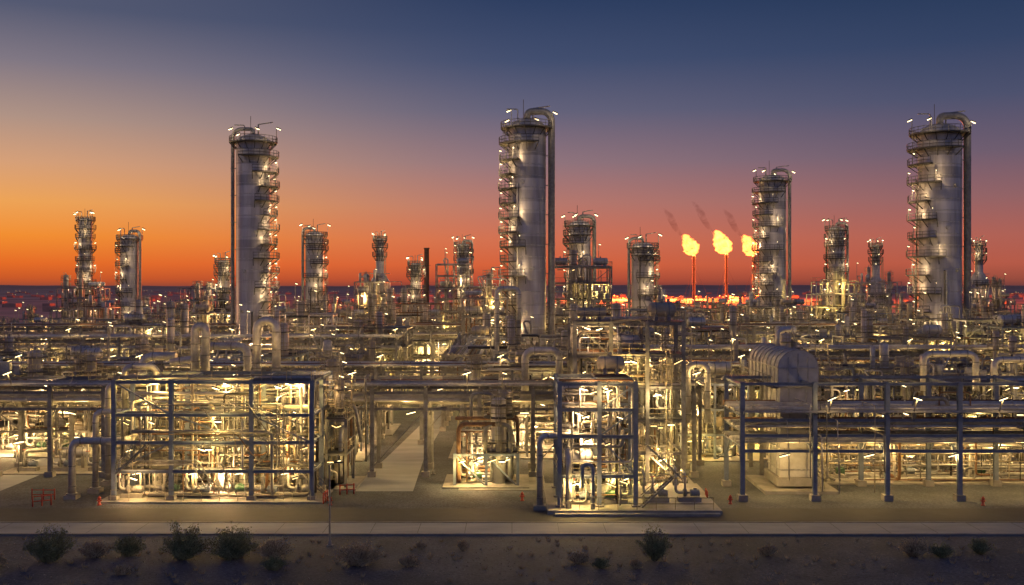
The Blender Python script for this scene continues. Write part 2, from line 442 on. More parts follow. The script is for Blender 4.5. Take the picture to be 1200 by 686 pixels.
def chimney(x,y,h,r):
    b=B(); b.lathe(0,0,[(r*1.4,0),(r*1.3,3),(r,8),(r*.9,h-.6),(r*1.1,h-.5),(r*1.1,h),(r*.8,h),(r*.8,h-2)],'rust',16)
    for z in (h*.5,h*.8): b.lathe(0,0,[(r,z),(r+.7,z),(r+.7,z+.12),(r,z+.12)],'grating',16,False)
    ladder(b,0,-r-.3,3,h-1); b.finish('chimney',(x,y,0))
chimney(-35,420,36.5,1.1)
chimney(166,420,28,1.1)

# ------------------------------------------------------------------ process units rows
def fr_(det): return .05 if det>1 else .07
def unit_at(x0,x1,y0,dep,top,seed,det=2,npipe=30,nlight=5,nfix=10,power=500,steel=None,fl=.6,equip=.5,name='process_unit',irr=True,lv=None):
    rng=random.Random(seed); b=B(); w=x1-x0
    nx=max(1,round(w/(4.0 if det>1 else 4.8))); ny=max(1,round(dep/5.2))
    nz=max(2,round(top/(3.0 if det>1 else 3.4))); zs=lv or [top*(k+1)/nz for k in range(nz)]
    xs=lin(-w/2,w/2,nx); ys=lin(0,dep,ny)
    frame_unit(b,xs,ys,zs,rng,steel or rng.choice(['steel','steel','blue','galv']),False,npipe,nlight,nfix,equip,irr,det,power,floorp=fl,pmax=.24 if det>1 else .28)
    if det>1:
        for i in range(int(w/3.2)):
            if rng.random()<.7: pump(b,-w/2+1.8+i*3.2,rng.uniform(.5,dep*.5),rng)
    for _ in range(rng.randint(4,7)):
        x=rng.uniform(-w/2+1,w/2-1); y=rng.uniform(1,dep-1); hh=rng.uniform(1.,5)
        q=rng.random()
        if q<.35: b.pipe([(x,y,top*.5),(x,y,top+hh*.6),(x+rng.choice([-1,1])*rng.uniform(1.,2.4),y,top+hh*.6),(x+rng.choice([-2.,2.]),y,top*.6)],rng.uniform(.08,.2),rng.choice(['cladp','steel','galv']),8)
        elif q<.65:
            b.thin((x,y,top*.6),(x,y,top+hh+1.5),.08,'steel'); b.fixture(x+.25,y,top+hh+1.4,.5,1,0,-.3,'lampw',r=fr_(det),arm=False)
        else:
            r=rng.uniform(.35,.9); b.vess_v(x,y,.2,r,top+hh,'clad',12)
            for zz in (top+hh*.2,top+hh*.75):
                b.lathe(x,y,[(r,zz),(r+.8,zz),(r+.8,zz+.12),(r,zz+.12)],'grating',12,False)
                for hz in(.6,1.1): b.sweep([(x+(r+.8)*math.cos(a*pi/6),y+(r+.8)*math.sin(a*pi/6),zz+hz) for a in range(13)],.045,'rail',3,False)
                for a in range(0,12,2): b.thin((x+(r+.8)*math.cos(a*pi/6),y+(r+.8)*math.sin(a*pi/6),zz),(x+(r+.8)*math.cos(a*pi/6),y+(r+.8)*math.sin(a*pi/6),zz+1.1),.045,'rail')
            ladder(b,x,y-r-.3,2,top+hh)
    return b.finish(name,((x0+x1)/2,y0,0))
def row(y,xa,xb,t0,t1,seed,det,skip=(),dep=(9,12),np_=30,nl=4,nf=9,power=500,edge=None):
    rng=random.Random(seed); x=xa; k=0
    while x<xb:
        w=rng.uniform(12,21); x1=min(x+w,xb)
        hit=False
        for (sa,sb) in skip:
            if x<sb and x1>sa:
                if x<sa-8: x1=sa
                else: x=sb; hit=True; break
        if hit: continue
        if x1-x<5: x=x1+1; continue
        t=rng.uniform(t0,t1)
        if edge and (x<edge[0] or x>edge[1]): t=t*.6
        unit_at(x,x1,y+rng.uniform(-1,2),rng.uniform(*dep),t,seed*100+k,det,np_,nl,nf,power)
        x=x1+rng.uniform(1.5,4.5); k+=1
row(124,-68,66,7.5,10.5,11,2,[(-19,-6.5)],np_=56,nl=8,nf=7,power=400)
row(143,-84,84,9,12,12,2,[(-18,-6.5)],np_=50,nl=7,nf=7,power=460)
row(163,-94,94,10,13,13,2,[(-17,-7)],np_=44,nl=6,nf=7,power=540,edge=(-70,75))
row(184,-106,108,10.5,14.5,14,1,[(-15,-8)],np_=42,nl=6,nf=8,power=650,edge=(-82,88))
row(238,-134,136,10,15,15,1,[(-66,-50)],np_=40,nl=6,nf=9,power=850,edge=(-100,110))
row(274,-150,155,11,16,16,1,[(68,84),(30,42)],np_=36,nl=5,nf=9,power=950,edge=(-122,130))
row(308,-160,175,11,16,17,0,[(-35,-24),(98,107),(-20,-10)],np_=30,nl=5,nf=9,power=1050,edge=(-146,150))
row(358,-175,205,11,17,18,0,[],np_=24,nl=4,nf=8,power=1200,edge=(-168,170))
row(400,-160,225,9,15,19,0,[],np_=18,nl=3,nf=8,power=1200,edge=(-150,180))
unit_at(8.5,22,226,11,25,201,1,48,9,12,700,'steel')
unit_at(-10,-1,205,9,22,202,1,42,7,10,600,'steel')
unit_at(-22,-12,296,9,27,203,1,38,6,10,750)
unit_at(88,102,296,10,22,204,1,38,6,10,850)
unit_at(108,126,330,10,22,205,0,38,5,10,900)
unit_at(66,84,286,8,15,206,1,38,6,10,800)
unit_at(-152,-136,338,8,20,207,0,34,5,10,900)
unit_at(-96,-80,292,8,20,208,0,34,5,10,900)
unit_at(-48,-34,312,8,22,209,0,34,5,10,900)
unit_at(-50,-36,205,10,15,210,1,34,5,9,700)
unit_at(24,40,205,10,16,211,1,34,5,9,700)
unit_at(80,100,203,8,14,212,1,34,5,9,700)
unit_at(142,160,326,10,20,213,0,34,5,10,900)

# ------------------------------------------------------------------ pipe racks
def rack_x(name,x0,x1,y,dep,tiers,rng,steel='steel',sp=6.,post=.42,top=None,lamps=6,power=350,fill=.3):
    b=B(); L_=x1-x0; k=max(1,round(L_/sp)); xs=lin(-L_/2,L_/2,k); h=top or tiers[-1]
    for x in xs:
        for yy in(0,dep):
            b.hb((x,yy,.5),(x,yy,h+.2),post,steel); b.box(x,yy,.3,.9,.9,.6,'conc')
        for z in tiers+([top] if top else []):
            b.hb((x,0,z-.22),(x,dep,z-.22),.36,steel)
        b.bar((x,0,tiers[0]-2.2),(x,1.9,tiers[0]-.3),.16,steel)
        b.bar((x,dep,tiers[0]-2.2),(x,dep-1.9,tiers[0]-.3),.16,steel)
    for z in tiers+([top] if top else []):
        for yy in(0,dep):
            for i in range(k): b.hb((xs[i]+.2,yy,z-.75 if z!=top else z),(xs[i+1]-.2,yy,z-.75 if z!=top else z),.28,steel)
    for i in range(k):
        if rng.random()<.25: b.bar((xs[i],0,1),(xs[i+1],0,tiers[0]-.8),.14,steel)
    for z in tiers:
        yy=.4
        while yy<dep-.4:
            r=rng.choice([.06,.08,.1,.13,.17,.22,.28]); yy+=r
            if yy+r>dep-.3: break
            m=rng.choice(['galv','cladp','cladp','cream','steel','rust','cladp'])
            ex=rng.random()
            za=z-.04+r
            if ex<.12 and L_>20:
                c=rng.uniform(-L_/3,L_/3); w=rng.uniform(2,4); hh=rng.uniform(1.2,2.6)
                b.pipe([(-L_/2-.5,yy,za),(c-w/2,yy,za),(c-w/2,yy,za+hh),(c+w/2,yy,za+hh),(c+w/2,yy,za),(L_/2+.5,yy,za)],r,m,8)
            else:
                b.tube((-L_/2-.5,yy,za),(L_/2+.5,yy,za),r,m,8)
                if rng.random()<.5:
                    c=rng.uniform(-L_/2,L_/2); b.pipe([(c,yy,za),(c,yy,za+r+.7),(c,-.5-rng.random(),za+r+.7),(c,-.5-rng.random(),rng.uniform(.6,z-1.5))],r*.7,m,8)
            for q in range(int(L_/6)):
                c=rng.uniform(-L_/2,L_/2); b.tube((c,yy,za),(c+.1,yy,za),r*1.35,m,8)
            yy+=r+rng.uniform(.08,.3)
    zt=tiers[-1]; 
    b.box(0,-.45,zt+.1,L_,.5,.05,'galv'); b.box(0,-.7,zt+.18,L_,.03,.2,'galv')
    for x in xs: b.bar((x,0,zt-.3),(x,-.7,zt+.03),.08,steel)
    for q in range(lamps):
        x=-L_/2+L_*(q+.5)/lamps; z=tiers[0]-1.2
        b.fixture(x,0,z,1.,1,0,rng.choice([0,.25,-.25]),'lampw',r=.055)
        b.light(x,.9,z-.4,power*.8,WARM)
        x2=x+L_/lamps*.5
        b.bar((x2,0,zt-.8),(x2,-1.6,zt+1.6),.09,'steel'); b.fixture(x2,-1.6,zt+1.5,.9,1,.2,rng.choice([.3,-.3,.4]),'lampw',r=.055,arm=False)
        b.light(x2,-1.4,zt+1.25,power*.18,WARM)
    return b,(x0+x1)/2,y
rg=random.Random(21)
b,cx,y=rack_x('pipe_rack',-92,20,112.5,5.5,[8.2,10.],rg,lamps=9,power=260); b.finish('pipe_rack',(cx,y,0))
b,cx,y=rack_x('pipe_rack',22.5,72,100,7.5,[5.6,7.1,8.6],random.Random(5),steel='blue',sp=7.1,top=11.4,lamps=6,power=260); b.finish('pipe_rack',(cx,y,0))
b,cx,y=rack_x('pipe_rack',-96,30,135.5,5,[8.5,10.3],random.Random(8),lamps=8,power=380); b.finish('pipe_rack',(cx,y,0))
b,cx,y=rack_x('pipe_rack',20,100,156,5,[9.5,11.3],random.Random(9),lamps=6,power=450); b.finish('pipe_rack',(cx,y,0))
b,cx,y=rack_x('pipe_rack',-104,-20,177,5,[10,12],random.Random(10),lamps=6,power=450); b.finish('pipe_rack',(cx,y,0))
b,cx,y=rack_x('pipe_rack',-120,120,228,6,[10,12],random.Random(31),lamps=10,power=500); b.finish('pipe_rack',(cx,y,0))
def rack_rot(x,y0,y1,tiers,seed):
    b,_,_=rack_x('pipe_rack',0,y1-y0,0,5,tiers,random.Random(seed),lamps=4,power=400)
    o=b.finish('pipe_rack',(x,(y0+y1)/2,0)); o.rotation_euler=(0,0,pi/2)
rack_rot(22,120,136,[7.5,9.2],41)
rack_rot(-5,148,200,[9,11],42)

# ------------------------------------------------------------------ front left unit
def big_pipe(b,pts,r,m='cladp'):
    b.pipe(pts,r,m,18,bend=r*2.4,seg=7)
    for i in range(len(pts)-1):
        p,q=Vector(pts[i]),Vector(pts[i+1]); l=(q-p).length; d=(q-p).normalized(); t=2.6*r
        while t<l-2.4*r:
            b.sweep([p+d*(t-.05),p+d*(t+.05)],r+.035,'steel',18); t+=2.
        
rf=random.Random(55)
b=B()
xs=[-10.2,-4.6,3.2,9.1]; ys=[0,5,10.5]
frame_unit(b,xs,ys,[2.9,5.7,8.4,11.6],rf,'blue',True,150,14,14,.4,False,2,210,.18,floorp=.28)
for i in range(6):
    pump(b,-8.8+i*3.3,1.2+(i%2)*.6,rf)
for i in range(5):
    pump(b,-8+i*3.4,6.2,rf,flip=-1)
for x in (-7.2,-1.,1.4,5.6,7.4):
    b.vess_v(x,3.4+rf.random(),.15,.45,rf.uniform(2.4,4.6),rf.choice(['cladp','white']),14)
for z in (3.1,5.9,8.6):
    for k in range(4):
        xa=rf.uniform(-10,2); b.pipe([(xa,-.35-.12*k,z+.5+.16*k),(xa+rf.uniform(3,8),-.35-.12*k,z+.5+.16*k),(min(9,xa+8),-.35-.12*k,z-rf.uniform(1,2.4))],.055,rf.choice(PM),8)
stairs(b,10,2.5,.15,2.9,dirx=-1); stairs(b,-9.5,-1.0,2.9,5.7,dirx=1)
b.rail((-10.2,-.8,.15),(9.1,-.8,.15),'rail'); b.rail((-10.2,-.3,11.8),(9.1,-.3,11.8),'rail',h=.9,sp=2.4)
ladder(b,6.2,-.4,.2,8.4)
for x in (-8,-2.5,2,6.5): b.light(x,.6,2.4,100,WARM); b.fixture(x,.2,2.65,.9,1,0,.2,'lampw',r=.05)
for (x,z) in ((-7.5,7.9),(-1,7.9),(6,7.9),(-7,11.),(0,11.),(6.2,11.),(-1,5.2),(6,5.2)):
    b.bar((x,0,z+.6),(x,2.2,z+.5),.1,'blue'); b.fixture(x,2.2,z+.2,.9,1,0,rf.choice([.3,-.3,0]),'lampw',r=.055); b.light(x,2.1,z-.1,150,WARM)
b.finish('process_unit',(-28.6,99.8,0))

b=B()
big_pipe(b,[(-43.4,101,.3),(-43.4,101,5.7),(-38.2,101,5.7),(-38.2,106,5.7)],.36)
big_pipe(b,[(-42.3,104,.3),(-42.3,104,8.2),(-38.6,104,8.2),(-38.6,108,8.2)],.3)
big_pipe(b,[(-42.6,108,.3),(-42.6,108,10.6),(-38.6,108,10.6),(-38.6,112,10.6)],.32)
big_pipe(b,[(-41.2,109,8),(-41.2,109,12.4),(-37.8,109,12.4),(-37.8,109,8)],.35)
for p in ((-43.4,101),(-42.3,104),(-42.6,108)): b.box(p[0],p[1],.2,1.2,1.2,.4,'conc'); b.tube((p[0],p[1],.4),(p[0],p[1],.55),.55,'steel',16)
b.finish('large_insulated_pipe')
b=B()
big_pipe(b,[(-28.9,116,9),(-28.9,116,17.),(-26.7,116,17.),(-26.7,116,9)],.48)
big_pipe(b,[(-36.5,118,9),(-36.5,118,16.3),(-35.3,118,16.3),(-35.3,118,11)],.5)
big_pipe(b,[(-40,120,12),(-36,120,12.6),(-36,120,13.9),(-31,120,13.9),(-31,120,9)],.45)
big_pipe(b,[(-44,122,8),(-44,122,12.6),(-40,122,12.6)],.5)
b.finish('large_insulated_pipe')
b=B()
big_pipe(b,[(1.5,117,9),(1.5,117,13.6),(5.4,117,13.6),(5.4,117,9)],.42)
big_pipe(b,[(-2.2,150,2),(-2.2,150,20.6),(1.,150,20.6),(1.,150,10)],.35)
big_pipe(b,[(19.2,112,6),(19.2,112,12.4),(21.4,112,12.4),(21.4,112,6)],.36)
big_pipe(b,[(2.6,96.2,.3),(2.6,96.2,6.9),(5.4,96.2,6.9),(5.4,100,6.9)],.3)
b.box(2.6,96.2,.2,1.2,1.2,.4,'conc')
big_pipe(b,[(47,117,9),(47,117,13.2),(53,117,13.2),(53,117,9)],.36)
big_pipe(b,[(56,119,9),(56,119,12.4),(61,119,12.4),(61,119,9)],.36)
b.finish('large_insulated_pipe')

# ------------------------------------------------------------------ centre front unit
b=B()
frame_unit(b,[-3.6,0.1,3.5],[0,4.5,9],[3.2,6.9,9.4,11.8],rf,'blue',True,90,11,9,.45,False,2,210,.17,floorp=.45,pad=False)
b.box(3.2,4.6,.2,16,13.,.4,'conc'); b.box(3.4,-2.3,.12,15,.6,.24,'conc')
pump(b,-1.8,1.2,rf,.4); pump(b,1.8,1.5,rf,.4,-1); pump(b,5.8,2.2,rf,.4); pump(b,8.9,2.4,rf,.4)
b.vess_v(-1.,5.5,.4,.8,5.2,'cladp',18); b.vess_v(2.,5.8,.4,.7,4.6,'cladp',18)
big_pipe(b,[(-2.8,-.7,.4),(-2.8,-.7,5.6),(-2.8,3,5.6)],.28)
big_pipe(b,[(-.6,-1.2,.4),(-.6,-1.2,4.5),(-1.6,-1.2,4.5),(-1.6,-1.2,2.4)],.2,'blue')
for x in (-1.1,.6,): b.box(x,2.2,1.3,1.1,.5,1.6,'galv')
stairs(b,4.0,-.2,.4,3.2); stairs(b,7.6,-.2,3.2,6.2,dirx=-1)
b.rail((-3.6,-1.5,.4),(10.5,-1.5,.4))
b.finish('process_unit',(8.05,95.6,0))
b=B()
frame_unit(b,[-5.6,-1.8,2,5.8],[0,5,10],[3.4,6.8,10.2,13.6,17.],rf,'steel',True,120,16,12,.5,True,2,330,.2)
ladder(b,4.2,-.4,.2,13.6)
for i in range(3): stairs(b,-4.5+ (3.4 if i%2 else 0),-1.0,.2+3.4*i,3.4+3.4*i,dirx=-1 if i%2 else 1)
b.finish('process_unit',(12.2,107.5,0))
unit_at(-6,0.6,107,5,6.6,301,2,40,4,5,260,'blue')
unit_at(-19.2,-17.2,106,5,7,303,2,8,1,3,300,'steel')

# ------------------------------------------------------------------ barrel roofed heater
b=B()
HW=2.0
def vault(b,x0,x1,y0,y1,z0,zs_,m,n=14):
    r=(x1-x0)/2; cx=(x0+x1)/2; sec=[(x0,z0),(x0,zs_)]+[(cx-r*math.cos(pi*i/n),zs_+r*.9*math.sin(pi*i/n)) for i in range(1,n)]+[(x1,zs_),(x1,z0)]
    k=len(sec); vs=[(x,y0,z) for x,z in sec]+[(x,y1,z) for x,z in sec]
    b.add(vs,[tuple(range(k)),tuple(reversed(range(k,2*k)))],m)
    b.add(vs,[(i,k+i,k+i+1,i+1) for i in range(k-1)]+[(k-1,2*k-1,k,0)],m)
vault(b,-HW,HW,0,13,10.6,12.6,'white')
for j in range(9):
    yy=13*j/8; e=HW+.05
    sec=[(-e,10.6),(-e,12.6)]+[(-e*math.cos(pi*i/14),12.6+e*.9*math.sin(pi*i/14)) for i in range(1,14)]+[(e,12.6),(e,10.6)]
    b.sweep([(x,yy,z) for x,z in sec],.07,'galv',4,True,False,pi/4)
for xx in(-1.,0,1.): b.bar((xx,-.06,10.7),(xx,-.06,12.6+1.5*(1-abs(xx)/4)),.1,'galv')
for zz in (10.7,12.6): b.bar((-HW,-.09,zz),(HW,-.09,zz),.12,'galv'); b.bar((-HW-.09,0,zz),(-HW-.09,13,zz),.12,'galv')
b.box(0,2.6,5.8,3.6,4.8,9.5,'white')
for zz in (2.2,4.3,6.4,8.5): b.box(0,2.6,zz,3.8,5.0,.14,'galv')
for xx in(-.9,.9): b.box(xx,.17,5.8,.12,.1,9.4,'galv')
for yy in(1.4,3.8): b.box(-1.84,yy,5.8,.1,.12,9.4,'galv')
b.box(0,2.6,1.0,4.3,5.6,.9,'conc'); b.box(0,3,.15,7.5,9,.3,'conc')
for xx in(-1.9,1.9):
    for yy in(7.5,12.5): b.hb((xx,yy,.3),(xx,yy,10.6),.36,'steel')
b.rail((-2.9,-1,10.7),(-2.9,13,10.7)); b.box(-2.6,6,10.65,.7,14,.08,'grating')
b.rail((2.9,-1,10.7),(2.9,13,10.7)); b.box(2.6,6,10.65,.7,14,.08,'grating')
ladder(b,2.4,-.3,.3,10.6)
b.pipe([(0,8,14.2),(0,8,16.2),(1.4,8,16.2)],.3,'cladp',10)
b.light(-4.,-1.6,3,50,WARM); b.light(-4.2,3,8.,60,WARM); b.bar((-1.8,3,9),(-4.2,3,8.4),.08,'steel'); b.fixture(-4.2,3,8.25,.9,1,0,0,'lamp',arm=False)
b.finish('barrel_roofed_furnace',(29.2,104.5,0))

b=B()
b.box(0,0,.08,34,9,.16,'conc')
for i in range(9): pump(b,-15+i*3.8,-1.5+(i%2)*3,rf,.16)
for i in range(6): b.vess_h(-13+i*5.4,3.2,2.2,.7,3.2,rf.choice(['cladp','cream','white']),14,'x',base=.16)
rndpipes(b,rf,110,-16.5,16.5,-4,4,.4,5.2,rmax=.18)
for i in range(8):
    x=-15+i*4.3; b.tube((x,-3.2,.16),(x,-3.2,4.2),.06,'steel',6); b.fixture(x,-3.2,4.3,1.,1,0,.3*(-1)**i,'lampw',r=.055,arm=False); b.light(x,-2.9,3.9,190*(1.3 if i%2 else .7),WARM)
b.finish('pump_skid',(50,112.5,0))
b=B()
b.box(0,0,.08,14,5,.16,'conc')
for i in range(3): pump(b,-4.5+i*4,-.6,rf,.16)
b.vess_h(0,1.6,1.9,.6,3.,'cladp',14,'x',base=.16)
for x in(-5,5): b.tube((x,-1.8,.16),(x,-1.8,3.4),.06,'steel',6); b.fixture(x,-1.8,3.5,1.1,1,0,.2,'lampw',arm=False); b.light(x,-1.9,3.1,110,WARM)
b.finish('pump_skid',(-50,116,0))

b=B(); b.box(0,0,2.6,30,12,5.2,'white'); b.box(0,0,5.35,30.8,12.8,.3,'galv')
for i in range(6): b.box(-12.5+i*5,-6.03,1.8,3.2,.1,3.4,'dark'); b.fixture(-12.5+i*5,-6.4,4.3,1.2,1,0,0,'lamp',r=.08)
for i in range(3): b.light(-10+i*10,-7.4,4.,500,WARM)
b.finish('warehouse',(-32,268,0))

# ------------------------------------------------------------------ small street furniture
def street_lamp(x,y,h,arm=1.2,p=0):
    b=B(); b.lathe(0,0,[(.16,0),(.16,.4),(.09,.45),(.055,h)],'steel',10); b.box(0,0,.05,.5,.5,.1,'conc')
    b.pipe([(0,0,h-.1),(0,0,h+.35),(arm,0,h+.45)],.045,'steel',6,bend=.3)
    b.box(arm+.2,0,h+.45,.7,.26,.12,'dark'); b.box(arm+.2,0,h+.375,.55,.2,.03,'lampw' if p else 'white')
    if p: b.light(arm+.2,0,h+.2,p,WARM,.15)
    b.finish('street_lamp',(x,y,0))
street_lamp(-14.7,82.6,6.3,.5)
for (x,y) in ((-47,119),(64,112),(-8.8,114)): street_lamp(x,y,7,1.,100)
def barrier(x,y,w=2.2,rot=0.):
    b=B()
    for s_ in(-w/2,0,w/2): b.tube((s_,0,0),(s_,0,1.05),.07,'red',8); b.lathe(s_,0,[(.07,1.05),(.02,1.1)],'red',8)
    for z in(.5,.95): b.tube((-w/2,0,z),(w/2,0,z),.05,'red',6)
    o=b.finish('safety_barrier',(x,y,0)); o.rotation_euler=(0,0,rot)
barrier(-46,100.5); barrier(-44.8,97.6,1.6,.5); barrier(-18.1,99.3,1.5,1.5); barrier(-16.6,103,1.4,.3); barrier(19,100,1.4,1.5)
def hydrant(x,y):
    b=B(); b.lathe(0,0,[(.2,0),(.2,.08),(.13,.1),(.13,.6),(.17,.62),(.17,.68),(.12,.78),(.04,.84),(.04,.9),(0.01,.9)],'red',12)
    b.tube((-.25,0,.45),(.25,0,.45),.06,'red',8); b.tube((0,-.25,.45),(0,0,.45),.08,'red',8)
    b.finish('fire_hydrant',(x,y,0))
for p in ((-17.4,98),(-39.5,98),(1,100),(21,98.5),(45,97.8)): hydrant(*p)

# ------------------------------------------------------------------ flares
def flame_mat(key,col,e0,e1,sc):
    m=bpy.data.materials.new(key); m.use_nodes=True; nt=m.node_tree; N=nt.nodes; L=nt.links
    for n_ in list(N): N.remove(n_)
    o=N.new('ShaderNodeOutputMaterial'); e=N.new('ShaderNodeEmission')
    tc=N.new('ShaderNodeTexCoord'); nz=N.new('ShaderNodeTexNoise'); nz.inputs['Scale'].default_value=sc; nz.inputs['Detail'].default_value=4
    nz.inputs['Distortion'].default_value=1.0
    L.new(tc.outputs['Object'],nz.inputs['Vector'])
    mr=N.new('ShaderNodeMapRange'); mr.inputs[1].default_value=.36; mr.inputs[2].default_value=.66; mr.inputs[3].default_value=e0; mr.inputs[4].default_value=e1
    L.new(nz.outputs['Fac'],mr.inputs[0]); L.new(mr.outputs[0],e.inputs['Strength'])
    e.inputs['Color'].default_value=(*col,1); L.new(e.outputs[0],o.inputs['Volume'])
    return reg(key,m)
flame_mat('flame',(1,.16,.022),.03,1.4,.13)
flame_mat('added_glow_flame',(1,.10,.012),.01,.35,.08)
def smoke_mat():
    m=bpy.data.materials.new('smoke'); m.use_nodes=True; nt=m.node_tree; N=nt.nodes; L=nt.links
    for n_ in list(N): N.remove(n_)
    o=N.new('ShaderNodeOutputMaterial'); v=N.new('ShaderNodeVolumeAbsorption'); v.inputs['Color'].default_value=(.35,.2,.2,1)
    tc=N.new('ShaderNodeTexCoord'); nz=N.new('ShaderNodeTexNoise'); nz.inputs['Scale'].default_value=.11; nz.inputs['Detail'].default_value=4; nz.inputs['Distortion'].default_value=1.5
    L.new(tc.outputs['Object'],nz.inputs['Vector'])
    mr=N.new('ShaderNodeMapRange'); mr.inputs[1].default_value=.36; mr.inputs[2].default_value=.7; mr.inputs[3].default_value=0; mr.inputs[4].default_value=.10
    L.new(nz.outputs['Fac'],mr.inputs[0]); L.new(mr.outputs[0],v.inputs['Density']); L.new(v.outputs[0],o.inputs['Volume'])
    return reg('smoke',m)
smoke_mat()
def flame_mesh(f,base,fh,rng,wf=1.,lean=.5,m='flame'):
    pts=[];rad=[];n=14
    for i in range(n+1):
        t=i/n
        pts.append((base[0]-fh*lean*t**1.25+rng.uniform(-.8,.8)*t,base[1]+rng.uniform(-.6,.6),base[2]+fh*t)); rad.append(fh*wf*(.06+.95*t**.55*(1-t)**.9*.95)*rng.uniform(.86,1.12)+.05)
    f.sweep(pts,1,m,16,True,True,0,rad)
    for (sx,k0,q) in ((-1,4,.35),(1,4,.25),(-1,7,.3)):
        p0=Vector(pts[k0]); f.sweep([p0+Vector((sx*fh*q*t*.8-fh*.2*t,0,fh*.5*t)) for t in (0,.25,.5,.75,1)],1,m,10,True,True,0,[fh*.17,fh*.15,fh*.1,fh*.05,.05])
def flare(x,y,h,fh,seed):
    rng=random.Random(seed); b=B()
    b.lathe(0,0,[(2.6,0),(2.3,4),(1.7,10),(1.4,h-4),(2.0,h-3.6),(2.2,h),(1.4,h)],'dark',16)
    for z in(h*.4,h*.7,h-5): b.lathe(0,0,[(1.5,z),(3,z),(3,z+.4),(1.5,z+.4)],'dark',14,False)
    for k in range(3):
        a=k*2.1; b.thin((0,0,h*.75),(22*math.cos(a),22*math.sin(a),0),.12,'dark')
    ob=b.finish('flare_stack',(x,y,0))
    f=B(); flame_mesh(f,(0,0,0),fh,rng)
    fo=f.finish('flame',(0,0,h-.5)); fo.parent=ob
    s=B(); s.sweep([(-fh*.45-fh*1.1*t-2*math.sin(t*6),0,fh*.8+fh*1.5*t) for t in [i/8 for i in range(9)]],1,'smoke',12,True,True,0,[.5,2,3.2,4,4.6,5,4.4,3,.5])
    so=s.finish('smoke',(0,0,h)); so.parent=ob
    ld=bpy.data.lights.new('flare_or_glow_light','POINT'); ld.energy=2600000; ld.color=(1,.17,.03); ld.shadow_soft_size=8
    lo=bpy.data.objects.new('flare_or_glow_light',ld); lo.location=(-4,0,h+fh*.5); scene.collection.objects.link(lo); lo.parent=ob
flare(231,1300,60,26,1); flare(272,1300,62,29,2); flare(309,1310,60,26,5)
b=B(); rb=random.Random(12)
pmat('earth',(.42,.24,.17),.9,0,(.28,.15,.11),.05)
b.lathe(0,0,[(62,0),(57,1.6),(55,1.6),(52,0)],'earth',40)
po=b.finish('added_glow_pit',(255,1500,0)); po.scale=(2.2,.55,1)  # made-up pit, added to carry the orange glow on the far ground
f=B()
for i in range(34):
    flame_mesh(f,(rb.uniform(-112,112),rb.uniform(-22,22),0),rb.uniform(2.5,6),rb,1.8,.3,'added_glow_flame')
fo=f.finish('flame',(0,0,.3)); fo.parent=po; fo.matrix_parent_inverse=mathutils.Matrix.Diagonal((1/2.2,1/.55,1,1))  # low pit flames added as a source for that ground glow
for i in range(7):
    ld=bpy.data.lights.new('flare_or_glow_light','POINT'); ld.energy=2600000; ld.color=(1,.11,.02); ld.shadow_soft_size=5
    lo=bpy.data.objects.new('flare_or_glow_light',ld); lo.location=((-108+36*i)/2.2,-55,22); scene.collection.objects.link(lo); lo.parent=po  # extra lamps, apart from the flares, added to redden the ground here

# ------------------------------------------------------------------ distant town and hills
b=B(); rt=random.Random(77)
pmat('adobe',(.50,.28,.20),.9,0,(.36,.20,.15),.2)
for k in range(330):
    d=rt.uniform(700,3200); px=rt.choice([rt.uniform(-.55,-.25),rt.uniform(-.3,.3),rt.uniform(.38,.56),rt.uniform(-.55,.56)])
    x=px*d; w,h=rt.uniform(5,14),rt.uniform(2.5,4.5)
    b.box(x,d,h/2,w,12,h,'adobe')
    for _ in range(rt.choice([0,1,1,2])):
        q=.22*d/1000; b.box(x+rt.uniform(-w,w),d-8,h+2,q,q,q,rt.choice(['lamp','lampo','lampo']))
b.finish('distant_town')
b=B(); n=160
vs=[];fs=[]
for i in range(n+1):
    a=math.radians(-60+120*i/n); 
    e=16+14*(mathutils.noise.noise((i*.09,1.3,0))+.5)+7*mathutils.noise.noise((i*.35,4,0))
    for (dd,z) in ((7200,-1),(7900,e*.6),(8600,e),(9800,-1)): vs.append((dd*math.sin(a),dd*math.cos(a),z))
for i in range(n):
    for k in range(3): fs.append((i*4+k,(i+1)*4+k,(i+1)*4+k+1,i*4+k+1))
pmat('hill',(.62,.30,.20),.95,0,(.48,.23,.16),.002)
b.add(vs,fs,'hill',True); b.finish('hills')

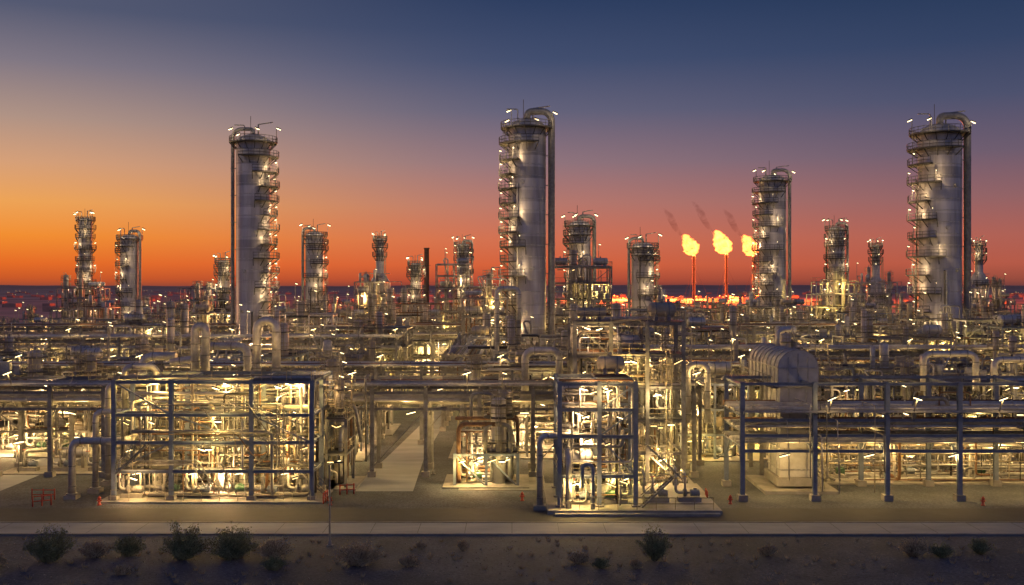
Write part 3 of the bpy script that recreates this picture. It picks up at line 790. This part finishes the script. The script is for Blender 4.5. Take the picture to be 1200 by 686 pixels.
# ------------------------------------------------------------------ ground, road, paths
def groundmat():
    m,nt,N,L,P=newmat('ground_gravel')
    tc=N.new('ShaderNodeTexCoord')
    def nz(sc,det=6,rough=.6):
        n_=N.new('ShaderNodeTexNoise'); n_.inputs['Scale'].default_value=sc; n_.inputs['Detail'].default_value=det; n_.inputs['Roughness'].default_value=rough
        L.new(tc.outputs['Object'],n_.inputs['Vector']); return n_
    a=nz(.045); f=nz(3.5,8,.8); c=nz(.35,5)
    r1_=N.new('ShaderNodeValToRGB'); e=r1_.color_ramp.elements; e[0].position=.35; e[0].color=(.042,.050,.064,1); e[1].position=.68; e[1].color=(.085,.096,.118,1)
    L.new(a.outputs['Fac'],r1_.inputs[0])
    r2=N.new('ShaderNodeValToRGB'); e=r2.color_ramp.elements; e[0].position=.38; e[0].color=(.4,.4,.4,1); e[1].position=.64; e[1].color=(1.7,1.7,1.7,1)
    L.new(f.outputs['Fac'],r2.inputs[0])
    r3=N.new('ShaderNodeValToRGB'); e=r3.color_ramp.elements; e[0].position=.35; e[0].color=(.7,.7,.7,1); e[1].position=.65; e[1].color=(1.2,1.2,1.2,1)
    L.new(c.outputs['Fac'],r3.inputs[0])
    m1=N.new('ShaderNodeVectorMath'); m1.operation='MULTIPLY'; L.new(r1_.outputs[0],m1.inputs[0]); L.new(r2.outputs[0],m1.inputs[1])
    m2=N.new('ShaderNodeVectorMath'); m2.operation='MULTIPLY'; L.new(m1.outputs[0],m2.inputs[0]); L.new(r3.outputs[0],m2.inputs[1])
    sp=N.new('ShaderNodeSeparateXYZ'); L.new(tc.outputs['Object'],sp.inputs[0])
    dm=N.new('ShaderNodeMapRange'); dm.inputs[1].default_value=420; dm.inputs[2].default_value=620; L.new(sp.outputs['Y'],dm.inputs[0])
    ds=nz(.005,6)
    r4=N.new('ShaderNodeValToRGB'); e=r4.color_ramp.elements; e[0].position=.40; e[0].color=(.46,.23,.16,1); e[1].position=.60; e[1].color=(.70,.39,.27,1); L.new(ds.outputs['Fac'],r4.inputs[0])  # far desert soil, its colour lightened and reddened in place of horizon haze
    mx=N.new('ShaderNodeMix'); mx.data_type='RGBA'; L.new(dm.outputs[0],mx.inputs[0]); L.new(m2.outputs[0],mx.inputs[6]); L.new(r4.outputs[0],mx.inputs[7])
    L.new(mx.outputs[2],P.inputs['Base Color']); P.inputs['Roughness'].default_value=.95
    iv=N.new('ShaderNodeMapRange'); iv.inputs[1].default_value=100; iv.inputs[2].default_value=400; iv.inputs[3].default_value=.6; iv.inputs[4].default_value=0; L.new(sp.outputs['Y'],iv.inputs[0])
    bp=N.new('ShaderNodeBump'); L.new(iv.outputs[0],bp.inputs['Strength']); bp.inputs['Distance'].default_value=.12
    L.new(f.outputs['Fac'],bp.inputs['Height']); L.new(bp.outputs[0],P.inputs['Normal'])
    return reg('ground',m)
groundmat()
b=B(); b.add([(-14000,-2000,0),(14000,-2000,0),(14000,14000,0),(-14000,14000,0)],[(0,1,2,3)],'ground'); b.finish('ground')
pmat('roadm',(.27,.285,.31),.85,0,(.185,.195,.215),.5,(.3,1,1),.15)
pmat('asphalt',(.036,.040,.048),.85,0,(.023,.026,.032),.6,bump=.2)
b=B(); b.box(0,88.3,.05,900,3.9,.1,'roadm')
b.box(0,86.2,.07,900,.22,.14,'conc'); b.box(0,90.4,.07,900,.22,.14,'conc')
for i in range(150): b.box(-300+i*4.,88.3,.101,.05,3.9,.006,'dark')
b.finish('road')
b=B(); b.add([(-450,91,.012),(450,91,.012),(450,96.5,.012),(-450,96.5,.012)],[(0,1,2,3)],'asphalt'); b.finish('service_road')
b=B()
def strip(b,pts,w0,m,z=.02):
    vs=[];
    for (x,y,w) in pts: vs+= [(x-w/2,y,z),(x+w/2,y,z)]
    b.add(vs,[(2*i,2*i+1,2*i+3,2*i+2) for i in range(len(pts)-1)],m)
strip(b,[(-13.4,104.5,6.6),(-13,125,4.6),(-12.2,150,3.6),(-11.4,175,3.2),(-11.4,235,3.2)],0,'roadm')
strip(b,[(-54.8,97,5),(-54.8,150,5),(-58,230,5)],0,'roadm')
b.finish('path')
b=B(); strip(b,[(66,97,9),(64,104,6)],0,'roadm'); b.box(-1,109,.03,9,8,.06,'conc'); b.finish('pavement')

# ------------------------------------------------------------------ vegetation and stones
def leafm(key,c1,c2):
    m,nt,N,L,P=newmat(key); tc=N.new('ShaderNodeTexCoord'); nz=N.new('ShaderNodeTexNoise'); nz.inputs['Scale'].default_value=2.
    L.new(tc.outputs['Object'],nz.inputs['Vector']); r=N.new('ShaderNodeValToRGB'); e=r.color_ramp.elements
    e[0].position=.35;e[0].color=(*c1,1);e[1].position=.65;e[1].color=(*c2,1); L.new(nz.outputs['Fac'],r.inputs[0]); L.new(r.outputs[0],P.inputs['Base Color']); P.inputs['Roughness'].default_value=.8
    reg(key,m)
leafm('sage',(.11,.13,.05),(.27,.27,.13)); leafm('dry',(.30,.23,.12),(.50,.40,.24)); leafm('stem',(.12,.10,.07),(.18,.15,.10))
def shrub(x,y,w,h,key='sage',n=1500,seed=0,name='shrub'):
    rng=random.Random(seed); b=B(); tips=[]
    for s_ in range(60):
        a=rng.uniform(0,2*pi); q=rng.uniform(.05,1)**.6; hh=h*rng.uniform(.6,1.15)*(1-.5*q**2.2)
        tip=Vector((math.cos(a)*q*w/2,math.sin(a)*q*w/2*.8,hh)); mid=Vector((tip.x*.45,tip.y*.45,hh*.5))
        b.sweep([(tip.x*.1,tip.y*.1,0),mid,tip],.03,'stem',4,False,False,0,[.03,.02,.008]); tips.append((Vector((tip.x*.1,tip.y*.1,.05)),mid,tip))
    vs=[];fs=[]
    for i in range(n):
        bs,mid,tip=rng.choice(tips); t=rng.uniform(.25,2.08); c=bs.lerp(mid,t) if t<1 else mid.lerp(tip,t-1); sp=w*.045
        c=c+Vector((rng.gauss(0,sp),rng.gauss(0,sp),rng.gauss(0,sp*.7)))
        if c.z<.03: c.z=abs(c.z)+.03
        d=Vector((rng.gauss(0,1),rng.gauss(0,1),rng.gauss(.9,1))).normalized(); u=d.orthogonal().normalized(); l=rng.uniform(.08,.22); ww=l*.24
        o=len(vs); vs+=[tuple(c-u*ww),tuple(c+d*l*.5+u*ww*.2),tuple(c+d*l),tuple(c+u*ww)]; fs.append((o,o+1,o+2,o+3))
    b.add(vs,fs,key); b.finish(name,(x,y,0))
for i,(px,py,w,h,k) in enumerate([(-35.,77.6,3.6,2.6,'sage'),(-32.2,79,2.4,1.2,'dry'),(-29.7,79.5,2.6,1.5,'sage'),(-25.2,78.5,3.6,2.6,'sage'),(-21.6,78.6,4.0,2.4,'sage'),(-18.2,78.6,3.,1.4,'dry'),(-17.6,75.6,2,.9,'sage'),
    (-11.5,76.8,3.8,1.6,'dry'),(-7.6,76.5,1.7,.8,'dry'),(-7.3,81.6,.8,.5,'dry'),(-3.9,81,.9,.8,'dry'),(5,77.2,1.8,.9,'dry'),(6.6,76,1.6,.7,'sage'),(10.9,78.2,2.7,2.4,'sage'),(9.2,76,1.,.6,'dry'),
    (19.9,79.6,1.5,.8,'dry'),(31.2,79.5,2.6,1.3,'dry'),(33.2,79.2,2.2,1.0,'sage'),(36.6,80,2.0,1.3,'sage'),(-38.5,76.2,1.8,.9,'dry'),(-28.3,74.4,1.6,.6,'dry')]):
    shrub(px,py,w,h,k,int(1100+w*h*900),i+1,'shrub' if k=='sage' else 'dry_bush')
b=B(); rs=random.Random(4)
for i in range(2600):
    x=rs.uniform(-42,42); y=rs.uniform(66,85.5); s_=rs.uniform(.02,.06)*(1.8 if rs.random()<.04 else 1)
    vs=[(x+dx*s_*rs.uniform(.7,1.3),y+dy*s_*rs.uniform(.7,1.3),max(0,dz*s_)*rs.uniform(.6,1.2)) for dx,dy,dz in ((-1,-1,0),(1,-1,0),(1,1,0),(-1,1,0),(-.5,-.6,1),(.5,-.5,1),(.5,.6,1),(-.5,.5,1))]
    b.add(vs,[(4,5,6,7),(0,1,5,4),(1,2,6,5),(2,3,7,6),(3,0,4,7)],'steel')
b.finish('gravel_stones')
b=B(); vs=[];fs=[]
for i in range(260):
    cx=rs.uniform(-42,42); cy=rs.uniform(67,85)
    for k in range(30):
        a=rs.uniform(0,2*pi); l=rs.uniform(.12,.4); q=rs.uniform(0,.16); o=len(vs); x=cx+q*math.cos(a); y=cy+q*math.sin(a)
        vs+=[(x-.014,y,0),(x+.014,y,0),(x+math.cos(a)*l*.6,y+math.sin(a)*l*.6,l)]; fs.append((o,o+1,o+2))
b.add(vs,fs,'dry'); b.finish('dry_grass')

# ------------------------------------------------------------------ world
w=bpy.data.worlds.new('World'); scene.world=w; w.use_nodes=True; nt=w.node_tree; N=nt.nodes; L=nt.links
bg=N['Background']; out=N['World Output']
def s2l(c): return tuple(((v/255)/12.92 if v/255<=.04045 else ((v/255+.055)/1.055)**2.4) for v in c)
tc=N.new('ShaderNodeTexCoord'); sp=N.new('ShaderNodeSeparateXYZ'); L.new(tc.outputs['Generated'],sp.inputs[0])
def M(op,a,b_=None):
    n_=N.new('ShaderNodeMath'); n_.operation=op
    for i,v in enumerate((a,b_)):
        if v is None: continue
        if isinstance(v,(int,float)): n_.inputs[i].default_value=v
        else: L.new(v,n_.inputs[i])
    return n_.outputs[0]
X,Y,Z=sp.outputs
hl=M('SQRT',M('ADD',M('MULTIPLY',X,X),M('MULTIPLY',Y,Y)))
el=M('DIVIDE',Z,M('MAXIMUM',hl,.001)); t=M('DIVIDE',el,.6)
az=M('DIVIDE',X,M('MAXIMUM',hl,.001))
def ramp(stops):
    r=N.new('ShaderNodeValToRGB'); cr=r.color_ramp
    while len(cr.elements)<len(stops): cr.elements.new(.5)
    for e,(p,c) in zip(cr.elements,stops): e.position=p/.6; e.color=(*s2l(c),1)
    L.new(t,r.inputs[0]); return r.outputs[0]
zen=(.6,(38,50,84))
left=ramp([(0,(158,76,52)),(.006,(200,88,40)),(.02,(230,108,38)),(.045,(243,143,48)),(.075,(238,164,86)),(.11,(214,160,120)),(.15,(176,147,133)),(.20,(128,119,131)),(.25,(84,89,113)),zen])
cen=ramp([(0,(134,64,56)),(.006,(180,78,54)),(.02,(213,98,60)),(.045,(210,112,82)),(.08,(184,120,108)),(.12,(145,116,124)),(.17,(100,98,122)),(.22,(66,78,111)),(.28,(44,61,96)),zen])
rig=ramp([(0,(112,62,60)),(.006,(150,76,62)),(.02,(180,90,72)),(.045,(174,97,86)),(.08,(144,98,102)),(.12,(108,91,110)),(.17,(75,80,109)),(.22,(52,67,100)),(.27,(38,57,90)),zen])
back=ramp([(0,(118,104,120)),(.05,(140,122,144)),(.15,(132,128,162)),(.3,(100,112,154)),(.6,(60,76,120))])
def mix(f,a,b_):
    m_=N.new('ShaderNodeMix'); m_.data_type='RGBA'; L.new(f,m_.inputs[0]); L.new(a,m_.inputs[6]); L.new(b_,m_.inputs[7]); return m_.outputs[2]
def mr(v,a,b_):
    n_=N.new('ShaderNodeMapRange'); n_.interpolation_type='SMOOTHSTEP'; n_.inputs[1].default_value=a; n_.inputs[2].default_value=b_; L.new(v,n_.inputs[0]); return n_.outputs[0]
c1=mix(mr(az,-.5,.05),left,cen); c2=mix(mr(az,-.05,.5),c1,rig)
yn=M('DIVIDE',Y,M('MAXIMUM',hl,.001))
c3=mix(mr(yn,.75,-.2),c2,back)
L.new(c3,bg.inputs['Color']); bg.inputs['Strength'].default_value=1.
sky=N.new('ShaderNodeTexSky'); sky.sky_type='NISHITA'; sky.sun_disc=False; sky.sun_elevation=math.radians(-1.5); sky.sun_rotation=math.radians(-42)
bg2=N.new('ShaderNodeBackground'); bg2.inputs['Strength'].default_value=.005; L.new(sky.outputs[0],bg2.inputs['Color'])
ad=N.new('ShaderNodeAddShader'); L.new(bg.outputs[0],ad.inputs[0]); L.new(bg2.outputs[0],ad.inputs[1]); L.new(ad.outputs[0],out.inputs['Surface'])
sl=bpy.data.lights.new('sun','SUN'); sl.energy=.5; sl.angle=math.radians(12); sl.color=(1,.47,.22)
so=bpy.data.objects.new('sun',sl); scene.collection.objects.link(so)
dirv=Vector((math.sin(math.radians(-64)),math.cos(math.radians(-64)),math.sin(math.radians(2.5))))
so.rotation_euler=dirv.to_track_quat('Z','Y').to_euler()

# ------------------------------------------------------------------ camera
cd=bpy.data.cameras.new('camera'); cd.lens=36; cd.sensor_width=36; cd.clip_end=30000; cd.clip_start=.5; cd.shift_y=-.0067
co=bpy.data.objects.new('camera',cd); co.location=(0,0,21); co.rotation_euler=(pi/2,0,0); scene.collection.objects.link(co); scene.camera=co
scene.view_settings.view_transform='Standard'; scene.view_settings.look='None'; scene.view_settings.exposure=0
print('faces',sum(len(o.data.polygons) for o in scene.objects if o.type=='MESH'),'lights',sum(o.type=='LIGHT' for o in scene.objects))
